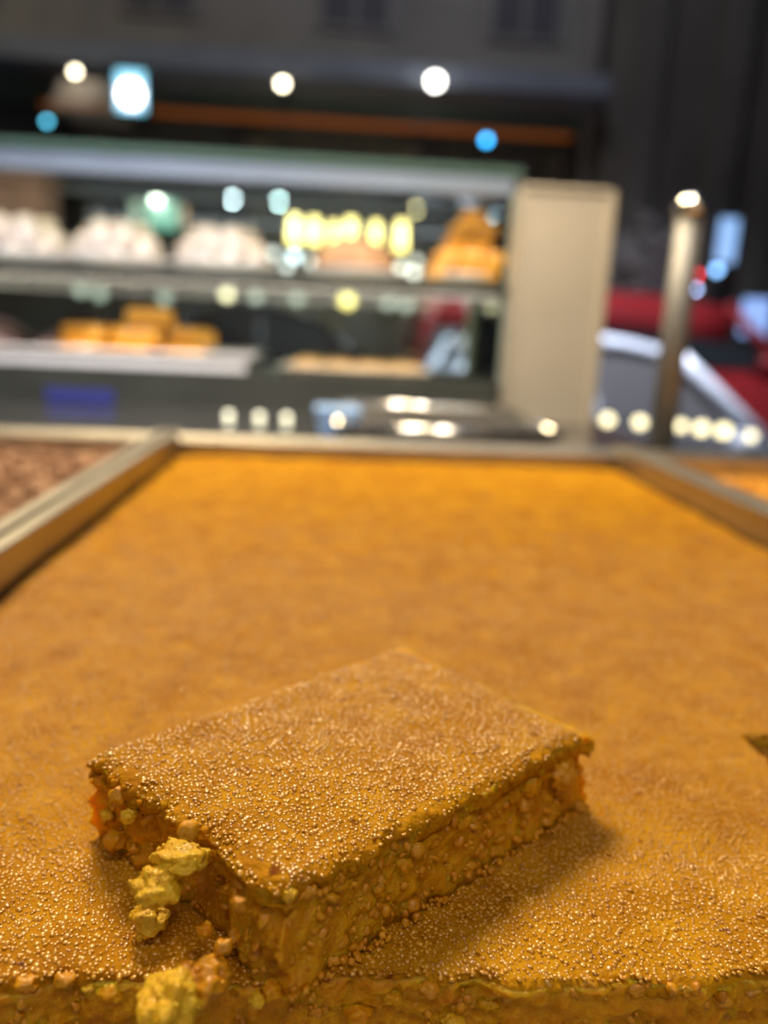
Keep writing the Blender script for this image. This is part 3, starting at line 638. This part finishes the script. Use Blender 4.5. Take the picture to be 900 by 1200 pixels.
# grains of the toasted top
def grain_r(sp):
    r_ = sp*random.uniform(0.26, 0.60)
    if random.random() < 0.10: r_ *= 1.3
    return r_
P = []; Rr = []
y = 0.1065
while y < 0.50:
    sp = 0.00098*(1+max(0, y-0.17)*5)
    keep = min(1, max(0, (0.50-y)/0.22))
    vl, vh = -0.52*y-0.012, 0.62*y+0.016          # where the photo sees it closest: finer rows there
    for lo, hi, q in ((max(-0.1215, vl), min(0.228, vh), 1.0), (-0.1215, max(-0.1215, vl), 1.25), (min(0.228, vh), 0.228, 1.25)):
        sq = sp*q; n = int((hi-lo)/sq)
        if n < 1: continue
        xx = lo+(np.arange(n)+rng.uniform(-.48, .48, n))*sq; yy = y+rng.uniform(-.48, .48, n)*sp
        for a, b_ in zip(xx, yy):
            if (a > HX-0.0003 and b_ < HY+0.0003) or b_ < front_y(a)-0.0003 or random.random() > keep: continue
            r_ = grain_r(sp)*(0.6+0.4*keep)
            P.append((a, b_, top_z(a, b_)+r_*random.uniform(-0.3, 0.12))); Rr.append(r_)
    y += sp*0.88
Pa, Ra = np.array(P), np.array(Rr)
near = (Pa[:, 1] < 0.138) & (Pa[:, 0] > -0.085) & (Pa[:, 0] < 0.105)
grains('semolina_grains', Pa[near], Ra[near], M['grain'], crust, ICO2, lump=0.04, flat=(0.4, 0.75, 0.22))
grains('semolina_grains', Pa[~near], Ra[~near], M['grain'], crust, ICO1, lump=0.05, flat=(0.4, 0.75, 0.22))
# crumbs of the cut front and of the notch
P = []; Rr = []
for k in range(1100):
    x = random.uniform(-0.075, 0.105); t = random.random()**0.8; z = -0.0005-0.020*t
    r_ = random.choice((0.0004, 0.0005, 0.0007, 0.0012))*random.uniform(.7, 1.2)
    P.append((x, front_y(x)+0.0014*nz((x, 0, z), 200, 3)+0.0004-random.uniform(-.6, .35)*r_+0.0008*t, z)); Rr.append(r_)
for k in range(900):
    z = -0.02*random.random(); r_ = random.uniform(.0006, .0013)
    if random.random() < 0.6: P.append((random.uniform(HX, HX+.05), HY+0.0002, z))
    else: P.append((HX-0.0002, random.uniform(.12, HY), z))
    Rr.append(r_)
grains('crumb_grains', P, Rr, M['crumbgrain'], crumb, ICO2, (0.6, 1.25), 0.22)

# neighbouring cakes
def simple_cake(name, x0, x1, y0, y1, zt_, m, label, lumps):
    t = thing(name, ((x0+x1)/2, (y0+y1)/2, CZ+0.003), label, 'cake')
    V, Fq = slab(np.linspace(x0, x1, 50), np.linspace(y0, y1, 70), np.linspace(CZ+0.0035, zt_, 4), lambda x, y: True,
                 lambda x, y, z, tt: (x, y, z+(tt == 1)*(0.004*nz((x, y, 0), 40, 3)+0.003*nz((x, y, 0), 110, 9))))
    np_mesh('sponge', V, Fq, m, t)
    pts = [(random.uniform(x0+.01, x1-.01), random.uniform(y0+.01, y1-.01), zt_+0.001) for k in range(lumps)]
    grains('nut_pieces', pts, [random.uniform(.002, .006) for _ in pts], m, t, ICO1, (0.5, 1.2))
simple_cake('nut_cake', XL-0.325, XL-0.015, 0.105, YB-0.006, -0.002, M['nut'], 'brown nut covered cake in the left tray', 1500)
simple_cake('plain_cake', XR+0.015, XR+0.325, 0.105, YB-0.006, -0.004, M['orange'], 'orange cake in the tray at the right edge', 500)

# ------------------------------------------------------------------ the cut slice lying on top
TH = 0.0198
PC = [Vector((-0.0478, 0.1425)), Vector((-0.0056, 0.1032)), Vector((0.0585, 0.1538)), Vector((0.0205, 0.2005))]   # back-left, near, right, far
def bil(u, v):      # u along PC0->PC1 (end face), v from end face to far end
    a = PC[0].lerp(PC[1], u); b_ = PC[3].lerp(PC[2], u); return a.lerp(b_, v)
def slice_pt(u, v, z):
    p = bil(u, v); return (p.x, p.y, z)
def stop_z(u, v): return TH+0.0007*noise.noise(Vector((u*3.1, v*4.2, 1.0)))+0.0004*noise.noise(Vector((u*9, v*12, 5.0)))-0.0016*max(0, 1-u/0.06)**2-0.0016*max(0, 1-(1-u)/0.05)**2-0.0015*max(0, 1-v/0.05)**2-0.003*max(0, 1-(1-v)/0.06)**2
E1 = (PC[1]-PC[0]).normalized(); E2 = (PC[2]-PC[1]).normalized()
N_end = Vector((-E2.x, -E2.y)); N_front = Vector((E2.y, -E2.x))
def edge_out(u, v, z, t, crumb):
    """outward push of the sides"""
    ox = Vector((0, 0)); p = bil(u, v); q = (p.x, p.y, z)
    e = 0.0014*nz(q, 150, 1)+0.0010*nz(q, 420, 4)+0.0004*nz(q, 1000, 6)
    h = max(0.0, min(1.0, z/TH)); bulge = math.sin(math.pi*h)**0.8 if 0 < h < 1 else 0
    if not crumb: e += 0.0003
    wv = max(0.0, 1-v/0.15); wf = max(0.0, 1-(1-u)/0.10); wb = max(0.0, 1-u/0.10); we = max(0.0, 1-(1-v)/0.08)
    if wv: ox += N_end*wv*(e*1.4-0.0042*math.exp(-((u-0.50)/0.22)**2)*bulge*(1.25-h)*1.3-0.0012*math.exp(-((u-0.5)/0.2)**2)-0.0022*max(0, 0.4-u)*(1-h)*2)
    if wf: ox += N_front*wf*(e-0.0010*bulge+0.0012*(1-h)*(1-v))
    if we: ox += -N_end*e*we
    if wb: ox += -N_front*e*wb
    return ox
def slice_disp(crumb):
    def d(u, v, z, t):
        p = bil(u, v)+edge_out(u, v, z, t, crumb)
        zz = z
        if not crumb and t > 0.01: zz = z+(stop_z(u, v)-TH)
        if crumb and t == 0: zz = 0.0002
        return (p.x, p.y, zz)
    return d
sl = thing('semolina_slice', ((PC[0].x+PC[2].x)/2, (PC[0].y+PC[2].y)/2, 0.001), 'cut rectangular slice of orange semolina cake lying on the large cake', 'cake slice')
us = np.linspace(0, 1, 90); vs2 = np.linspace(0, 1, 130); yes = lambda a, b_: True
V, Fq = slab(us, vs2, np.linspace(TH-0.0042, TH, 5), yes, slice_disp(False)); s_crust = np_mesh('crust', V, Fq, M['crust'], sl)
V, Fq = slab(us, vs2, np.linspace(0.0012, TH-0.0016, 30), yes, slice_disp(True)); s_crumb = np_mesh('crumb', V, Fq, M['crumb'], sl)
LU, LV = (PC[1]-PC[0]).length, (PC[2]-PC[1]).length
P = []; Rr = []; sp = 0.00096
for i in range(int(LU/sp/0.9)+1):
    for j in range(int(LV*1.08/sp)+1):
        u = (i+random.uniform(-.48, .48))*sp*0.9/LU; v = (j+random.uniform(-.48, .48))*sp/(LV*1.06)
        if not (0.0 <= u <= 1.0 and 0 <= v <= 1.0): continue
        p = bil(u, v)
        if v < 0.02: p += edge_out(u, 0, TH, 1, False)
        if u > 0.985: p += edge_out(1, v, TH, 1, False)
        r_ = grain_r(sp)
        P.append((p.x, p.y, stop_z(u, v)+r_*random.uniform(-.3, .12))); Rr.append(r_)
grains('semolina_grains', P, Rr, M['grain'], s_crust, ICO2, lump=0.04, flat=(0.4, 0.75, 0.22))
# side crumbs: front face and end face
P = []; Rr = []; P2 = []; R2 = []
for k in range(650):
    t = random.random(); z = 0.0012+t*(TH-0.002); r_ = random.choice((0.00035, 0.0005, 0.0007, 0.0012))*random.uniform(.7, 1.2)
    if random.random() < 0.58: u, v, Nn = 1.0, random.random(), N_front
    else: u, v, Nn = random.random(), 0.0, N_end
    tc_ = min(1, max(0, (z-0.0012)/(TH-0.0048)))
    o2 = edge_out(u, v, z, tc_, z < TH-0.004)
    p = bil(u, v)+o2+Nn*r_*random.uniform(-.8, .25)
    (P if z < TH-0.0035 else P2).append((p.x, p.y, z)); (Rr if z < TH-0.0035 else R2).append(r_)
# loose grains along the lower front edge
for k in range(110):
    v = random.random()**1.3; r_ = random.uniform(.0003, .0009); p = bil(1.0, v)+N_front*random.uniform(0, .0022)
    P.append((p.x, p.y, 0.0006+r_*random.random()*1.2)); Rr.append(r_)
grains('crumb_grains', P, Rr, M['crumbgrain'], s_crumb, ICO2, (0.45, 1.3), 0.2)
grains('crust_grains', P2, R2, M['crust'], s_crust, ICO2, (0.7, 1.2), 0.15)

# lumps and loose crumbs
ICO4 = ico(4)
def lump_mesh(loc, r, seed, sx, sy, sz):
    V0, F0 = ICO4 if r > 0.0022 else ICO3; Vn = []
    for v in V0:
        q = Vector(v)
        k = 1+0.38*noise.noise(q*1.4+Vector((seed, 0, seed)))+0.26*noise.noise(q*3.2+Vector((0, seed, seed)))-0.16*abs(noise.noise(q*7+Vector((seed, seed, 0))))+0.07*noise.noise(q*14+Vector((seed, 1, 0)))
        Vn.append((v[0]*k*r*sx+loc[0], v[1]*k*r*sy+loc[1], v[2]*k*r*sz+loc[2]))
    return np.array(Vn), F0
def on_plane(px, py, p0, n, off):
    d = FWD*FPX + RGT*(px-450) + UPV*(600-py); nn = Vector((n.x, n.y, 0)); pp = Vector((p0.x, p0.y, 0))+nn*off
    t = (pp-CAM).dot(nn)/d.dot(nn); return CAM+d*t
def px_r(c, rpx): return rpx/FPX*((c-CAM).dot(FWD))
def crumb_lump(c, rpx, label, m, seed, sx=1.0, sz=1.0):
    t = thing('cake_crumb', c, label, 'crumb')
    V, F0 = lump_mesh(c, px_r(c, rpx), seed, sx, 1.0, sz); np_mesh('lump', V, F0, m, t)
    gi = rng.choice(len(V), 14); grains('crumb_grains', V[gi], rng.uniform(.0003, .0006, 14), m, t, ICO2, (.6, 1.2), .1)
    return t
END = lambda px, py, off=0.0: on_plane(px, py, PC[0], N_end, off)
FRT = lambda px, py, off=0.0: on_plane(px, py, PC[1], N_front, off)
crumb_lump(END(186, 1038, 0.0030), 27, 'pale yellow crumb bulging from the broken end of the slice, middle one of three', M['pale'], 1.3, 1.1, 0.85)
crumb_lump(END(176, 1074, 0.0020), 22, 'yellow crumb hanging lowest at the broken end of the slice', M['pale'], 4.7, 1.0, 0.9)
crumb_lump(END(212, 1006, -0.0010), 25, 'flat yellow crumb topmost on the broken end of the slice', M['pale'], 6.2, 1.3, 0.7)
c = at(203, 1174, 0.0965); crumb_lump(c, 36, 'large pale yellow crumb at the cut edge below the slice', M['pale'], 9.4, 1.0, 0.9)
c = at(238, 1150, 0.1000); crumb_lump(c, 28, 'orange crumb lying between the slice and the large pale crumb', M['crumbgrain'], 11.0, 1.2, 0.8)
# flakes sticking to the cut faces of the slice, parts of it
for k, (px, py, r_, m) in enumerate(((140, 932, 12, 'crumbgrain'), (150, 956, 9, 'pale'), (126, 955, 7, 'pale'), (136, 984, 12, 'crumbgrain'), (221, 972, 12, 'crumbgrain'), (118, 915, 8, 'crumb'), (262, 1110, 10, 'crumbgrain'), (240, 1090, 9, 'crumb'), (280, 1060, 8, 'crumbgrain'))):
    c = END(px, py, -0.0012); V, F0 = lump_mesh(c, px_r(c, r_), 20+k*1.7, 1.1, 1.0, 1.0); np_mesh('crumb_flake', V, F0, M[m], sl)
for k, (px, py, r_, m) in enumerate(((655, 905, 20, 'crumbgrain'), (620, 918, 14, 'crumb'), (655, 930, 10, 'crumbgrain'), (340, 1048, 9, 'pale'), (362, 1042, 10, 'crumbgrain'), (385, 1088, 6, 'pale'), (331, 1120, 8, 'pale'), (390, 1118, 14, 'crumbgrain'), (428, 1086, 11, 'crumbgrain'), (355, 1140, 15, 'crumb'), (302, 1172, 9, 'pale'), (318, 1160, 12, 'crumb'), (470, 1060, 10, 'crumb'), (520, 1030, 10, 'crumb'), (560, 1000, 9, 'crumbgrain'), (600, 975, 10, 'crumb'), (540, 960, 12, 'crumb'), (470, 1010, 14, 'crumb'), (600, 930, 12, 'crust'), (440, 1040, 12, 'crumb'), (686, 872, 10, 'crust'))):
    c = FRT(px, py, -0.0012); V, F0 = lump_mesh(c, px_r(c, r_), 60+k*1.3, 1.0, 1.0, 1.0); np_mesh('crumb_flake', V, F0, M[m], sl)
# crumbling bits along the cut front of the large cake, parts of it
for k, (px, py, r_, m) in enumerate(((612, 1150, 14, 'crumbgrain'), (625, 1160, 8, 'pale'), (640, 1140, 14, 'grain'), (690, 1145, 12, 'crumbgrain'), (745, 1148, 14, 'crumbgrain'), (790, 1160, 14, 'crumb'), (845, 1160, 16, 'crumbgrain'), (855, 1175, 10, 'crumb'), (880, 1150, 12, 'grain'), (30, 1145, 14, 'crumbgrain'), (75, 1140, 12, 'crumbgrain'), (105, 1150, 9, 'pale'), (130, 1155, 14, 'crumb'), (8, 1150, 12, 'grain'), (505, 1150, 14, 'crumbgrain'), (530, 1190, 14, 'pale'), (460, 1160, 12, 'crumb'), (575, 1165, 14, 'crumb'), (420, 1180, 16, 'crumb'), (40, 1185, 14, 'crumb'), (700, 1185, 16, 'crumb'), (800, 1190, 14, 'crumb'))):
    c = at(px, py, 0.1066+0.0004*(k % 3)); c.z -= 0.0013; V, F0 = lump_mesh(c, px_r(c, r_*0.85), 120+k*1.9, 1.25, 1.0, 0.75); np_mesh('crumb_flake', V, F0, M[m], ck)
# two dark baked spots on the large cake
for px, py, r_ in ((571, 583, 6), (826, 632, 7)):
    d = at(px, py, 1.0)-CAM; c = CAM+d*(-CAM.z/d.z); V, F0 = lump_mesh(c, px_r(c, r_), px*0.1, 1.0, 1.6, 0.12)
    np_mesh('baked_spot', V, F0, mat('baked_spot', (0.30, 0.11, 0.004), 0.6), ck)
